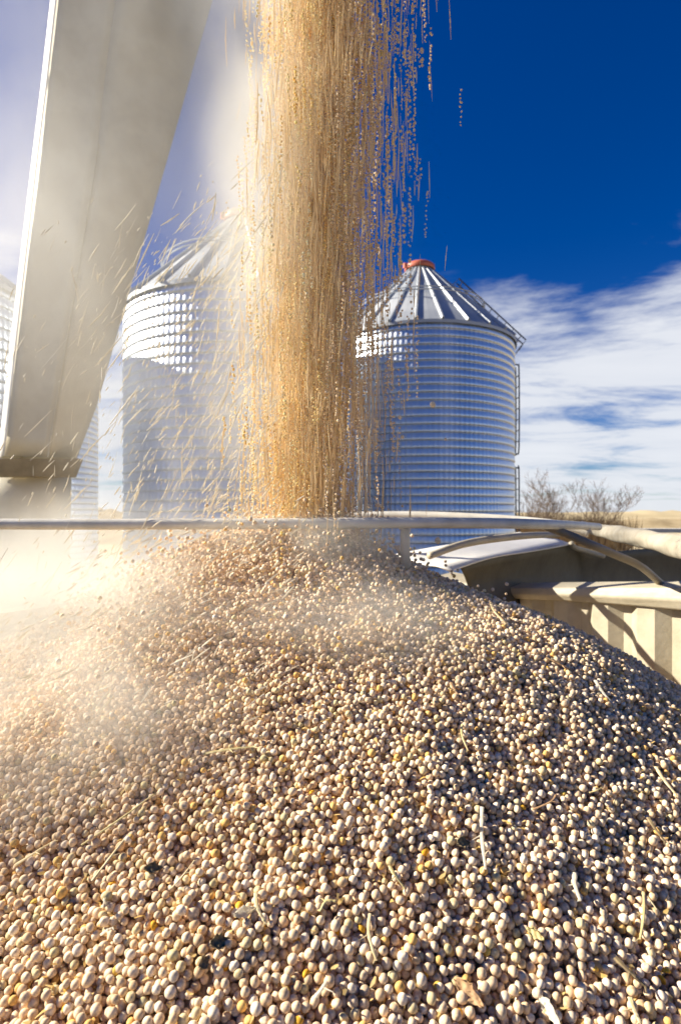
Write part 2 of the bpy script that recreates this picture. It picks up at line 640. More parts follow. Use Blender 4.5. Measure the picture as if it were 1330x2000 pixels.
def lerp_line(line, t):
    k = t * (len(line) - 1)
    i = min(int(k), len(line) - 2)
    f = k - i
    return line[i][0] + (line[i + 1][0] - line[i][0]) * f, line[i][1] + (line[i + 1][1] - line[i][1]) * f


def strip(name, cols, mat, parent, thick=0.004, smooth=True):
    """cols: list of polylines (equal length) -> a sheet with thickness"""
    m, k = len(cols[0]), len(cols)
    vs = [Vector(p) for c in cols for p in c]
    fs = [(c * m + i, c * m + i + 1, (c + 1) * m + i + 1, (c + 1) * m + i) for c in range(k - 1) for i in range(m - 1)]
    me = mesh_of(name, vs, fs)
    o = link(name, me, mat, smooth=smooth)
    md = o.modifiers.new('solid', 'SOLIDIFY')
    md.thickness = thick
    md.offset = 0
    if parent:
        o.parent = parent
        o.matrix_parent_inverse = Matrix.Translation(-Vector(parent.location))
    return o


NS = 22
r = random.Random(2)
lay = {'L0': [], 'L1': [], 'C': [], 'Rr': [], 'B': []}
for i in range(NS + 1):
    t = i / NS
    xl, yl = lerp_line(CHL, t)
    xc, yc = lerp_line(CRS, t)
    xr, yr = lerp_line(CHR, t)
    wob = 0.012 * math.sin(t * 9.0) + 0.006 * math.sin(t * 23)
    d0 = 2.70
    p1 = P(xl + 13 - 5 * t, yl, d0)
    lay['L1'].append(p1)
    lay['L0'].append(p1 + Vector((-0.098, 0.113, 0)))
    lay['C'].append(P(xc, yc, d0 - 0.006 + wob * 0.4))
    dr = d0 + 0.16 + wob
    lay['Rr'].append(P(xr, yr, dr))
    lay['B'].append(P(xr - 22, yr, dr + 0.16))
strip('edge_flange', [lay['L0'], lay['L1']], M_hem_lit, ch)  # sunlit side: its brightness is put into a whiter colour
NL = 6
strip('front_panel', [[a.lerp(b, k / NL) + Vector((0, 0.010 * math.sin(math.pi * k / NL), 0)) for a, b in zip(lay['L1'], lay['C'])]
                      for k in range(NL + 1)], M_chute, ch)
strip('side_panel', [[a.lerp(b, k / NL) + Vector((0, -0.035 * math.sin(math.pi * k / NL), 0)) for a, b in zip(lay['C'], lay['Rr'])]
                     for k in range(NL + 1)] + [lay['B']], M_chute, ch)
# seam bead along the fold
mb = MB()
mb.tube([p + Vector((0, -0.004, 0)) for p in lay['C'][9:]], 0.0035, 6)
o = mb.build('seam', M_chute, ch)
o.matrix_parent_inverse = Matrix.Translation(-Vector(ch.location))
# brown strip for the shadowed gap, pale bar for light in it, boot below
mb = MB()
for (ya, yb, xa, xb, d, th) in ((896, 931, -4, 152, 2.645, 0.06),):
    c0, c1, c2, c3 = P(xa, ya, d), P(xb, ya - 1, d + 0.06), P(xb - 14, yb, d + 0.06), P(xa - 6, yb, d)
    back = Vector((0, th, 0))
    mb.add([c0, c1, c2, c3, c0 + back, c1 + back, c2 + back, c3 + back],
           [(0, 3, 2, 1), (4, 5, 6, 7), (0, 1, 5, 4), (1, 2, 6, 5), (2, 3, 7, 6), (3, 0, 4, 7)])
band_o = mb.build('shadow_gap', M_gap_shade, ch)
band_o.matrix_parent_inverse = Matrix.Translation(-Vector(ch.location))
mb = MB()
c = [P(22, 911, 2.632), P(136, 911, 2.69), P(136, 914.5, 2.69), P(22, 914.5, 2.632)]
mb.add(c + [p + Vector((0, 0.02, 0)) for p in c], [(0, 3, 2, 1), (4, 5, 6, 7), (0, 1, 5, 4), (1, 2, 6, 5), (2, 3, 7, 6), (3, 0, 4, 7)])
so = mb.build('slot_light', M_white, band_o)
so.matrix_parent_inverse = Matrix.Translation(-Vector(ch.location))
boot = [[], [], [], []]
for i in range(13):
    y = 929 + i * 50
    d = 2.73
    s = 0.62 * i * 50 / 35
    boot[0].append(P(-70 - 0.3 * s, y, d + 0.10))
    boot[1].append(P(-12 - 0.3 * s, y, d))
    boot[2].append(P(92 - s, y, d))
    boot[3].append(P(140 - s, y, d + 0.09))
strip('boot', boot, M_chute, ch)
# far side of the chute, closing it to a box
strip('back_panel', [[p + Vector((0, 0.20, 0)) for p in lay['L0']], [p + Vector((0, 0.02, 0)) for p in lay['B']]], M_chute, ch)
strip('flank_panel', [lay['L0'], [p + Vector((0.0, 0.20, 0)) for p in lay['L0']]], M_chute, ch)

# ------------------------------------------------------------------ truck box, bows and tarp
tb = empty('grain_truck_box', (0, 1.2, 1.2))
tag(tb, 'cream grain truck box with corrugated side and pipe bows, heaped with peas', 'truck box')
PINV = Matrix.Translation(-Vector(tb.location))


def part(mb, name, mat, parent=None, smooth=False):
    o = mb.build(name, mat, parent or tb, smooth)
    o.matrix_parent_inverse = PINV
    return o


# right side: top rail (tapered square tube) along A -> B, continued both ways
A, B = P(1015, 1148, 1.70), P(1330, 1148, 1.30)
A2, B2 = A + (A - B) * 0.8, B + (B - A) * 1.15
A2.z = A.z
mb = MB()
outw = Vector(((B - A).y, -(B - A).x, 0)).normalized()
if outw.x < 0:
    outw = -outw


def railsec(p, h):
    return [p, p + outw * 0.075 + Vector((0, 0, 0.012)), p + outw * 0.085 + Vector((0, 0, -h)), p + outw * 0.004 + Vector((0, 0, -h)),
            p + Vector((-0.006 * outw.x, -0.006 * outw.y, -h * 0.55))]


secs = []
for (p, h) in ((A2, .032), (A + (A - B) * 0.3, .032), (A, .034), (A.lerp(B, .33), .037), (A.lerp(B, .66), .043), (B, .052), (B2, .065)):
    secs.append(railsec(p, h))
vs = [v for s in secs for v in s]
fs = []
k = 5
for i in range(len(secs) - 1):
    for j in range(k):
        fs.append((i * k + j, i * k + (j + 1) % k, (i + 1) * k + (j + 1) % k, (i + 1) * k + j))
fs += [tuple(range(k))[::-1], tuple((len(secs) - 1) * k + j for j in range(k))]
mb.add(vs, fs)
rail_o = part(mb, 'top_rail', M_cream)
bv = rail_o.modifiers.new('bev', 'BEVEL')
bv.width = 0.004
bv.segments = 2

# corrugated side sheet below the rail
mb = MB()
cols = []
Lw = (B2 - A2).length
pitch = 0.122
u = 0.0
dirw = (B2 - A2).normalized()
prof = [(0.0, 0.0), (0.36, 0.0), (0.60, 0.022), (0.78, 0.022), (1.0, 0.0)]
pts = []
nP = int(Lw / pitch)
for i in range(nP):
    for (a, o_) in prof[:-1]:
        pts.append(((i + a) * pitch, o_))
vs, fs = [], []
for (uu, off) in pts:
    q = A2.lerp(B2, uu / Lw) + outw * (0.012 + off)
    vs.append((q.x, q.y, q.z - 0.030))
    vs.append((q.x, q.y, 1.3))
for i in range(len(pts) - 1):
    fs.append((2 * i, 2 * i + 1, 2 * i + 3, 2 * i + 2))
mb.add(vs, fs)
part(mb, 'side_wall', M_cream)

# left side: rail and sheet, low behind the dust
mb = MB()
LA, LB = P(-300, 1245, 0.95), P(95, 1184, 1.42)
LA2 = LA + (LA - LB) * 1.0
LB2 = LB + (LB - LA) * 0.4
lo = Vector(((LB - LA).y, -(LB - LA).x, 0)).normalized()
if lo.x > 0:
    lo = -lo
secs = []
for p in (LA2, LB2):
    secs.append([p, p + lo * 0.06, p + lo * 0.06 + Vector((0, 0, -.03)), p + Vector((0, 0, -.03))])
vs = [v for s in secs for v in s]
mb.add(vs, [(0, 1, 5, 4), (1, 2, 6, 5), (2, 3, 7, 6), (3, 0, 4, 7), (3, 2, 1, 0), (4, 5, 6, 7)])
part(mb, 'top_rail', M_cream)
mb = MB()
nseg = 18
vs, fs = [], []
for i in range(nseg * 2 + 1):
    q = LA2.lerp(LB2, i / (nseg * 2)) + lo * (0.008 + (0.03 if (i // 1) % 4 in (1, 2) else 0.0))
    vs += [(q.x, q.y, q.z - .029), (q.x, q.y, 1.3)]
for i in range(nseg * 2):
    fs.append((2 * i, 2 * i + 1, 2 * i + 3, 2 * i + 2))
mb.add(vs, fs)
part(mb, 'side_wall', M_cream)
# box floor
mb = MB()
mb.add([(LA2.x - .05, -.6, 1.3), (B2.x + .2, -.6, 1.3), (A2.x + .2, 2.3, 1.3), (LB2.x - .05, 2.3, 1.3)], [(0, 1, 2, 3)])
part(mb, 'floor', M_cream)

# pipe bows
mb = MB()
path = [P(-420, 1020, 1.0), P(-100, 1023, 1.0), P(200, 1024, 1.0), P(500, 1023, 1.0), P(760, 1021, 1.0), P(960, 1022, 1.02),
        P(1060, 1024, 1.12), P(1120, 1026, 1.30), P(1168, 1029, 1.55)]
mb.tube(smooth_path(path, 8), 0.0098, 14)
part(mb, 'tarp_bow', M_white, smooth=True)
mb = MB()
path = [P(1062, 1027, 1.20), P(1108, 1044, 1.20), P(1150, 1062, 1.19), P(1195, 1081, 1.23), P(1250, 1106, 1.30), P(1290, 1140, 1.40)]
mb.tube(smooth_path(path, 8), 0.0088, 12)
part(mb, 'bow_brace', M_pipe_shade, smooth=True)  # dark brown stands for the roll's shade on this pipe
mb = MB()
path = [P(330, 1040, 1.75), P(480, 1019, 1.72), P(640, 1009, 1.68), P(800, 1007, 1.62), P(920, 1011, 1.55), P(1010, 1017, 1.5), P(1090, 1026, 1.45), P(1150, 1040, 1.42)]
mb.tube(smooth_path(path, 8), 0.0125, 12)
part(mb, 'tarp_bow', M_white, smooth=True)
mb = MB()
path = [P(838, 1086, 1.40), P(900, 1064, 1.48), P(960, 1053, 1.56), P(1030, 1046, 1.66), P(1090, 1044, 1.75)]
mb.tube(smooth_path(path, 8), [0.0085 + 0.002 * math.sin(i / 32 * math.pi) for i in range(33)], 12)
part(mb, 'tarp_bow', M_cream, smooth=True)
mb = MB()
mb.tube([P(791, 1026, 1.03), P(791, 1045, 1.03), P(792, 1110, 1.03)], 0.0085, 12)
part(mb, 'bow_post', M_white, smooth=True)

# rolled tarp on the right, its hanging sheet and its bright hem
tp = empty('rolled_tarp', P(1250, 1120, 1.5))
tag(tp, 'rolled-back cream tarp along the right rail with a sagging sheet darkened for shade and white hem', 'tarp')
TINV = Matrix.Translation(-Vector(tp.location))
mb = MB()
path = [P(1138, 1029, 2.6), P(1185, 1039, 2.1), P(1255, 1053, 1.55), P(1330, 1068, 1.2), P(1560, 1110, 0.78)]
pth = smooth_path(path, 14)
n = 22
vs = []
fs = []
rr = random.Random(6)
for i, p in enumerate(pth):
    t = (pth[min(i + 1, len(pth) - 1)] - pth[max(i - 1, 0)]).normalized()
    side = t.cross(Vector((0, 0, 1))).normalized()
    up = side.cross(t).normalized()
    for k in range(n):
        a = 2 * math.pi * k / n
        rad = 0.0245 + 0.0022 * math.sin(2.0 * a + i * 0.22) + 0.0012 * math.sin(5 * a - i * 0.6) + rr.uniform(-.0004, .0004)
        if k == 5:
            rad += 0.003
        vs.append(p + (side * math.cos(a) + up * math.sin(a)) * rad)
for i in range(len(pth) - 1):
    for k in range(n):
        fs.append((i * n + k, i * n + (k + 1) % n, (i + 1) * n + (k + 1) % n, (i + 1) * n + k))
fs += [tuple(range(n))[::-1], tuple((len(pth) - 1) * n + k for k in range(n))]
mb.add(vs, fs)
o = mb.build('roll', M_roll, tp, True)
o.matrix_parent_inverse = TINV
# sheet, its shade put into a dark olive colour
tops = [(898, 1108, 1.50), (960, 1090, 1.62), (1030, 1076, 1.76), (1113, 1062, 1.95), (1140, 1074, 2.0), (1190, 1078, 2.1),
        (1260, 1072, 2.25), (1330, 1070, 2.4), (1480, 1075, 2.75)]
top = [P(*q) for q in tops]
bot = [P(q[0] + 20, 1180 + (q[0] - 898) * .02, q[2] + .03) for q in tops]
tp_s, bt_s = smooth_path(top, 5), smooth_path(bot, 5)
cols = []
for a, b in zip(tp_s, bt_s):
    cols.append([a.lerp(b, q / 7) + Vector((0.02, 0.06, -0.004)) * math.sin(math.pi * q / 7) for q in range(8)])
o = strip('hanging_sheet', cols, M_tarp_shade, None, 0.003)
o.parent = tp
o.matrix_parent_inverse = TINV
# hem: a lit strip along the sheet's upper edge, folded at its end
hem0 = smooth_path([P(880, 1116, 1.46), P(960, 1092, 1.61), P(1030, 1077, 1.75), P(1115, 1061, 1.94)], 6)
hcols = [[p + Vector((-.63, .77, .14)) * (q * .05) + Vector((0, 0, .004 * math.sin(q * 2.1 + i * .3))) for i, p in enumerate(hem0)]
         for q in range(5)]
o = strip('hem', hcols, M_hem_lit, None, 0.004)
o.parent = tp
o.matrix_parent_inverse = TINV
mb = MB()
mb.tube(smooth_path([P(1114, 1060, 1.93), P(1121, 1069, 1.94), P(1140, 1075, 1.96), P(1178, 1086, 2.0)], 5), 0.009, 8)
o = mb.build('folded_corner', M_cream, tp, True)
o.matrix_parent_inverse = TINV
# cream edge of the neighbouring panel behind the roll
mb = MB()
mb.box(P(1300, 1036, 3.0), (0.55, 0.12, 0.02))
o = mb.build('rear_edge', M_white, tp)
o.matrix_parent_inverse = TINV

# ------------------------------------------------------------------ the heap of peas
AX, AY, AZ = -0.065, 1.12, EYE - 0.058
KS, KC = 0.50, 0.060


def hfun(x, y):
    dx, dy = x - AX, y - AY
    r_ = np.sqrt(dx * dx + dy * dy)
    z = AZ - (np.sqrt((KS * r_) ** 2 + KC ** 2) - KC)
    # the near side is fuller where earlier loads were dropped
    z = z + 0.040 * np.exp(-((x - 0.36) ** 2 / 0.05 + (y - 0.86) ** 2 / 0.07))
    z = z + 0.006 * np.sin(7 * x + 3 * y) + 0.004 * np.sin(13 * x - 11 * y + 1.0) + 0.003 * np.sin(23 * y + 17 * x)
    z = z + 0.042 * np.exp(-((x + 0.36) ** 2 / 0.045 + (y - 1.02) ** 2 / 0.05))
    # a shallow trough on the sliding left slope
    z = z - 0.018 * np.exp(-((x + 0.42 - 0.35 * (y - 0.9)) ** 2) / 0.003) * np.exp(-((y - 0.85) ** 2) / 0.06)
    return z


def hgrad(x, y, e=1e-3):
    return (hfun(x + e, y) - hfun(x - e, y)) / (2 * e), (hfun(x, y + e) - hfun(x, y - e)) / (2 * e)


# packed core under the loose peas
gx_ = np.linspace(-1.15, 1.0, 150)
gy_ = np.linspace(-0.4, 2.3, 180)
X, Y = np.meshgrid(gx_, gy_)
Z = hfun(X, Y) - 0.001
core_v = np.stack([X.ravel(), Y.ravel(), Z.ravel()], 1)
ii = (np.arange(179)[:, None] * 150 + np.arange(149)[None, :]).ravel()
core_f = np.stack([ii, ii + 1, ii + 151, ii + 150], 1)

D = 0.0072
# sample the visible slope, a step wider than the frame
cand = 240000
yy = rng.uniform(0.22, 1.42, cand)
xx = rng.uniform(-1.25, 1.1, cand)
keep = (np.abs(xx) < 0.62 * yy + 0.16) & (xx > -0.95) & (xx < 0.85)
xx, yy = xx[keep], yy[keep]
area_per = 2.35 * 1.20 / cand
dens = 2.15 * 0.80 / (math.pi * D * D / 4) * 1.12
p_keep = min(1.0, dens * area_per)
k2 = rng.random(len(xx)) < p_keep
xx, yy = xx[k2], yy[k2]
N = len(xx)
rad = np.clip(rng.normal(0.0036, 0.00036, N), 0.0025, 0.0045)
g0, g1 = hgrad(xx, yy)
nn = np.stack([-g0, -g1, np.ones(N)], 1)
nn /= np.linalg.norm(nn, axis=1)[:, None]
s = rng.uniform(0.4, 3.0, N) * D
pos = np.stack([xx, yy, hfun(xx, yy)], 1) + nn * s[:, None]


def build_pairs(p, cell):
    c = np.floor((p - p.min(0)) / cell).astype(np.int64) + 1
    dims = c.max(0) + 2
    key = (c[:, 0] * dims[1] + c[:, 1]) * dims[2] + c[:, 2]
    order = np.argsort(key, kind='stable')
    sk = key[order]
    I, J = [], []
    n_ = len(p)
    for dx in (-1, 0, 1):
        for dy in (-1, 0, 1):
            for dz in (-1, 0, 1):
                off = (dx * dims[1] + dy) * dims[2] + dz
                if off < 0:
                    continue
                st = np.searchsorted(sk, sk + off, 'left')
                en = np.searchsorted(sk, sk + off, 'right')
                mx = int((en - st).max())
                for q in range(mx):
                    j = st + q
                    ok = j < en
                    a = np.nonzero(ok)[0]
                    b = j[ok]
                    if off == 0:
                        m_ = b > a
                        a, b = a[m_], b[m_]
                    I.append(order[a])
                    J.append(order[b])
    I, J = np.concatenate(I), np.concatenate(J)
    d = np.linalg.norm(p[I] - p[J], axis=1)
    m_ = d < cell
    return I[m_], J[m_]


for it in range(44):
    if it % 4 == 0:
        I, J = build_pairs(pos, 0.0098)
    g = 0.05 * D if it < 30 else 0.012 * D
    pos -= nn * g
    dv = pos[I] - pos[J]
    dist = np.linalg.norm(dv, axis=1) + 1e-9
    ov = (rad[I] + rad[J]) * 0.985 - dist
    m_ = ov > 0
    a, b = I[m_], J[m_]
    push = dv[m_] / dist[m_][:, None] * (ov[m_] * 0.42)[:, None]
    for ax in range(3):
        pos[:, ax] += np.bincount(a, push[:, ax], N) - np.bincount(b, push[:, ax], N)
    sd = (pos[:, 2] - hfun(pos[:, 0], pos[:, 1])) * nn[:, 2]
    low = sd < rad * 0.6
    pos[low] += nn[low] * (rad[low] * 0.6 - sd[low])[:, None]

# colours (linear)
PAL = np.array([(0.76, 0.61, 0.40), (0.70, 0.54, 0.34), (0.80, 0.68, 0.49), (0.64, 0.47, 0.27), (0.74, 0.57, 0.36),
                (0.70, 0.57, 0.31), (0.74, 0.47, 0.15), (0.60, 0.51, 0.27)]) * np.array((1.0, .992, 1.05))
PW = np.array([.24, .22, .16, .10, .16, .06, .04, .02])


def colours(n_):
    c = PAL[rng.choice(len(PAL), n_, p=PW / PW.sum())]
    c = c * rng.normal(1.0, 0.07, (n_, 1))
    return np.clip(c, 0.02, 0.9)


def pea_mesh(seed, mat):
    r = random.Random(seed)
    bm = bmesh.new()
    bmesh.ops.create_icosphere(bm, subdivisions=3, radius=1.0)
    dims = [(Vector((r.uniform(-1, 1), r.uniform(-1, 1), r.uniform(-1, 1))).normalized(), r.uniform(.05, .17), r.uniform(.25, .7)) for _ in range(5)]
    for v in bm.verts:
        q = v.co.normalized()
        k = 1.0
        for (dn, am, w) in dims:
            dd = (q - dn).length
            k -= am * math.exp(-(dd / w) ** 2)
        v.co = q * k
    for f in bm.faces:
        f.smooth = True
    me = bpy.data.meshes.new('pea')
    bm.to_mesh(me)
    bm.free()
    me.materials.append(mat)
    return me


NV = 5
proto_col = bpy.data.collections.new('pea_shapes')
for i in range(NV):
    o = bpy.data.objects.new('pea_shape_%d' % i, pea_mesh(50 + i, M_pea_i))
    proto_col.objects.link(o)
fall_col = bpy.data.collections.new('falling_pea_shapes')
for i in range(NV):
    o = bpy.data.objects.new('falling_pea_shape_%d' % i, pea_mesh(50 + i, M_pea_f))
    fall_col.objects.link(o)
pea_obj_meshes = [pea_mesh(50 + i, M_pea_o) for i in range(NV)]


def instancer_tree(src):
    g = bpy.data.node_groups.new('scatter_peas', 'GeometryNodeTree')
    g.interface.new_socket('Geometry', in_out='INPUT', socket_type='NodeSocketGeometry')
    g.interface.new_socket('Geometry', in_out='OUTPUT', socket_type='NodeSocketGeometry')
    gi, go = g.nodes.new('NodeGroupInput'), g.nodes.new('NodeGroupOutput')
    ci = g.nodes.new('GeometryNodeCollectionInfo')
    ci.inputs['Collection'].default_value = src
    ci.inputs['Separate Children'].default_value = True
    ci.inputs['Reset Children'].default_value = True
    ip = g.nodes.new('GeometryNodeInstanceOnPoints')
    ip.inputs['Pick Instance'].default_value = True

    def na(name, dt):
        a = g.nodes.new('GeometryNodeInputNamedAttribute')
        a.data_type = dt
        a.inputs['Name'].default_value = name
        return a.outputs['Attribute']
    e2r = g.nodes.new('FunctionNodeEulerToRotation')
    g.links.new(na('rot', 'FLOAT_VECTOR'), e2r.inputs[0])
    g.links.new(gi.outputs[0], ip.inputs['Points'])
    g.links.new(ci.outputs[0], ip.inputs['Instance'])
    g.links.new(na('idx', 'INT'), ip.inputs['Instance Index'])
    g.links.new(e2r.outputs[0], ip.inputs['Rotation'])
    g.links.new(na('scl', 'FLOAT_VECTOR'), ip.inputs['Scale'])
    g.links.new(ip.outputs[0], go.inputs[0])
    return g


GN = instancer_tree(proto_col)
GN_FALL = instancer_tree(fall_col)


def shapes(n_):
    rot = rng.uniform(0, 6.283, (n_, 3))
    el = np.stack([rng.normal(1.0, .05, n_), rng.normal(1.0, .05, n_), rng.normal(0.97, .06, n_)], 1)
    return rot, el


def pea_cloud(name, pts, rad_, cols_, rot, el, idx, tree=None):
    n_ = len(pts)
    me = bpy.data.meshes.new(name)
    me.vertices.add(n_)
    me.vertices.foreach_set('co', np.asarray(pts, dtype=np.float32).ravel())
    a = me.attributes.new('rot', 'FLOAT_VECTOR', 'POINT')
    a.data.foreach_set('vector', rot.astype(np.float32).ravel())
    a = me.attributes.new('scl', 'FLOAT_VECTOR', 'POINT')
    a.data.foreach_set('vector', (el * rad_[:, None]).astype(np.float32).ravel())
    a = me.attributes.new('idx', 'INT', 'POINT')
    a.data.foreach_set('value', idx.astype(np.int32))
    a = me.attributes.new('col', 'FLOAT_COLOR', 'POINT')
    c4 = np.concatenate([cols_, np.ones((n_, 1))], 1)
    a.data.foreach_set('color', c4.astype(np.float32).ravel())
    me.update()
    o = bpy.data.objects.new(name, me)
    COL.objects.link(o)
    md = o.modifiers.new('scatter', 'NODES')
    md.node_group = tree or GN
    return o


rot, el = shapes(N)
idx = rng.integers(0, NV, N)
cols = colours(N)
rel = pos - np.array([0, 0, EYE])

# which peas show largest: a small depth buffer over the near ones
W, H = 680, 1024
F6 = FPX * 680 / 1330
px = rel[:, 0] / rel[:, 1] * F6 + W / 2
py = -rel[:, 2] / rel[:, 1] * F6 + H / 2
pr = rad / rel[:, 1] * F6
inf = np.nonzero((px > 4) & (px < W - 4) & (py > 4) & (py < H - 4))[0]
near = inf[np.argsort(-pr[inf])][:9000]
zb = np.full((H, W), 1e9)
ib = np.full((H, W), -1, dtype=np.int64)
for q in near:
    x0, x1 = max(int(px[q] - pr[q]), 0), min(int(px[q] + pr[q]) + 2, W)
    y0, y1 = max(int(py[q] - pr[q]), 0), min(int(py[q] + pr[q]) + 2, H)
    gy2, gx2 = np.mgrid[y0:y1, x0:x1]
    m_ = ((gx2 - px[q]) ** 2 + (gy2 - py[q]) ** 2 < pr[q] ** 2) & (rel[q, 1] < zb[y0:y1, x0:x1])
    zb[y0:y1, x0:x1][m_] = rel[q, 1]
    ib[y0:y1, x0:x1][m_] = q
cnt = np.bincount(ib[ib >= 0], minlength=N)
big = np.argsort(-cnt)[:300]

# debris: positions from the photograph, dropped on the slope
def on_heap(px_, py_):
    dx, dz = (px_ - 665) / FPX, -(py_ - 1000) / FPX
    t = np.linspace(0.2, 1.5, 2600)
    hz = hfun(dx * t, t) + 0.014
    below = np.nonzero(EYE + dz * t < hz)[0]
    k_ = below[0] if len(below) else len(t) - 1
    return Vector((dx * t[k_], t[k_], float(hz[k_])))


mask = np.ones(N, bool)
mask[big] = False
heap = pea_cloud('pea_heap', pos[mask], rad[mask], cols[mask], rot[mask], el[mask], idx[mask])
tag(heap, 'conical heap of dry tan peas filling the truck box', 'pea heap', kind='stuff')
cm = bpy.data.meshes.new('packed_core')
cm.from_pydata(core_v.tolist(), [], core_f.tolist())
cm.update()
co = link('packed_core', cm, M_core, heap, True)
tag(co, kind='stuff')

for q in big:
    o = bpy.data.objects.new('pea', pea_obj_meshes[int(idx[q])])
    COL.objects.link(o)
    o.location = pos[q]
    o.rotation_euler = rot[q]
    o.scale = el[q] * rad[q]
    c = cols[q]
    o.color = (*c, 1)
    if c[2] < 0.36 * c[0]:
        lab = 'orange-tan dry pea lying on the foot of the heap'
    elif c[0] > 0.755:
        lab = 'pale cream dry pea lying on the foot of the heap'
    elif c[0] < 0.655:
        lab = 'brownish dry pea lying on the foot of the heap'
    else:
        lab = 'pinkish-tan dry pea lying on the foot of the heap'
    tag(o, lab, 'pea', 'single peas on the foot of the heap')


# split yellow peas (half spheres) lying among the whole ones
def split_mesh():
    bm = bmesh.new()
    bmesh.ops.create_icosphere(bm, subdivisions=3, radius=1.0)
    for v in bm.verts:
        if v.co.z < 0:
            v.co.z *= 0.12
        v.co.z *= 0.85
    for f in bm.faces:
        f.smooth = True
    me = bpy.data.meshes.new('split_pea')
    bm.to_mesh(me)
    bm.free()
    me.materials.append(M_pea_o)
    return me


sm = split_mesh()
SPL = [(598, 1893), (583, 1985), (560, 1924), (705, 1806), (907, 1505), (770, 1483), (768, 1588), (765, 1405), (830, 1655),
       (955, 1722), (1018, 1432), (1035, 1460), (1040, 1828), (1184, 1642), (1300, 1890), (855, 1916), (830, 1892), (895, 1968),
       (462, 1532), (594, 1658), (540, 1680), (468, 1760), (510, 1800), (220, 1720), (68, 1755), (228, 1885), (135, 1918),
       (440, 1875), (560, 1745), (130, 1960), (350, 1520), (985, 1215), (1068, 1300), (700, 1575), (1100, 1545), (1020, 1570),
       (640, 1470), (690, 1500), (1290, 1905), (1180, 1990), (735, 1560), (655, 1810), (580, 1830), (300, 1800), (390, 1700),
       (610, 1540), (820, 1360), (930, 1400), (870, 1275), (1160, 1880), (1235, 1640), (950, 1850), (330, 1930), (60, 1870)]
rs = random.Random(12)
for (a, b) in SPL:
    p = on_heap(a, b)
    o = bpy.data.objects.new('split_pea', sm)
    COL.objects.link(o)
    o.location = p + Vector((0, 0, -0.004))
    o.rotation_euler = (rs.uniform(-1.2, 1.2), rs.uniform(-1.2, 1.2), rs.uniform(0, 6.28))
    s_ = rs.uniform(.0030, .0041)
    o.scale = (s_, s_ * rs.uniform(.8, 1), s_)
    o.color = rs.choice(((0.72, 0.40, 0.045, 1), (0.66, 0.34, 0.03, 1), (0.70, 0.47, 0.10, 1)))
    tag(o, 'bright yellow split pea lying among the whole peas', 'split pea', 'yellow split peas on the heap')


# straw, stalks and husks
def straw(p0, p1, width, label, mat, bend=0.15, lift=0.004, cat='straw', name='straw_stalk', flat=0.5):
    a, b = on_heap(*p0), on_heap(*p1)
    a.z += lift
    b.z += lift
    mid = (a + b) / 2
    L = (b - a).length
    side = (b - a).cross(Vector((0, 0, 1))).normalized()
    mid += side * L * bend * .6 + Vector((0, 0, abs(bend) * L * 0.2 + 0.001))
    pts = smooth_path([a, mid, b], 7)
    mb = MB()
    nr = len(pts)
    rw = random.Random(int(p0[0] * 7 + p0[1]))
    mb.tube(pts, [width * 0.72 * (0.7 + 0.4 * (1 - i / nr)) * (1 + rw.uniform(-.22, .22)) for i in range(nr)], 6)
    mb.tube([pts[-2], pts[-1] + (pts[-1] - pts[-3]) * .5 + side * width * 1.6], [width * .4, width * .12], 5)
    mb.tube([pts[nr // 2], pts[nr // 2] + side * width * 3.5 + (pts[-1] - pts[0]) * .10], [width * .3, width * .1], 5)
    # flatten about the path's own plane and set the origin at its middle
    vv = [Vector(v) - mid for v in mb.v]
    for i, p in enumerate(pts):
        for q in range(6):
            o_ = vv[i * 6 + q] - (p - mid)
            vv[i * 6 + q] = (p - mid) + Vector((o_.x, o_.y, o_.z * flat))
    me = mesh_of(name, vv, mb.f)
    o = link(name, me, mat)
    o.location = mid
    return tag(o, label, cat, 'straw and stalk bits on the heap')


straw((722, 1795), (735, 1888), .0021, 'pale curved straw stalk lying upright on the near slope', M_straw, bend=.16)
straw((1256, 1752), (1249, 1845), .0017, 'thick yellow straw stalk forked at its upper end', M_straw2, bend=-.05)
straw((1262, 1758), (1282, 1786), .0011, 'short white-tipped straw sliver forking off the yellow stalk', M_straw)
straw((902, 1422), (914, 1474), .0016, 'short grey-tan stalk on the middle of the slope', M_straw2)
straw((941, 1585), (948, 1708), .0024, 'long greyish flattened stalk pointing up the slope', M_chaff, bend=.05)
straw((1122, 1715), (1133, 1770), .0024, 'stubby tan stalk near the forked yellow straw', M_chaff)
straw((1280, 1505), (1322, 1562), .0026, 'thick tan stalk lying aslant on the shaded flank', M_straw)
straw((1065, 1290), (1130, 1325), .0028, 'reddish-brown stalk high on the shaded flank', M_husk)
straw((958, 1182), (988, 1224), .0027, 'yellow stalk bit just below the heap crest', M_straw)
straw((1162, 1335), (1200, 1385), .0030, 'pale tan stalk on the shaded flank above the aslant one', M_chaff)
straw((1150, 1240), (1215, 1290), .0032, 'broad pinkish stalk close to the corrugated wall', M_husk)
straw((400, 1480), (500, 1466), .0030, 'greenish stalk lying level across the slope', M_straw2, bend=.06)
straw((180, 1730), (250, 1640), .0019, 'long thin straw slanting across the left slope', M_straw, bend=.04)
straw((160, 1660), (300, 1560), .0016, 'thin pale straw pressed into the left slope', M_straw2)
straw((335, 1745), (380, 1690), .0013, 'very thin straw beside the dark husk', M_straw)
straw((198, 1836), (222, 1822), .0018, 'tiny whitish straw sliver on the left foot', M_chaff)
straw((615, 1960), (640, 1925), .0024, 'broken whitish pod bit at the foot of the heap', M_chaff)
straw((1230, 1960), (1250, 2010), .0024, 'tan stalk stub at the foot of the shaded flank', M_straw)
straw((880, 1340), (900, 1370), .0026, 'brown twig bit halfway up the heap', M_husk)
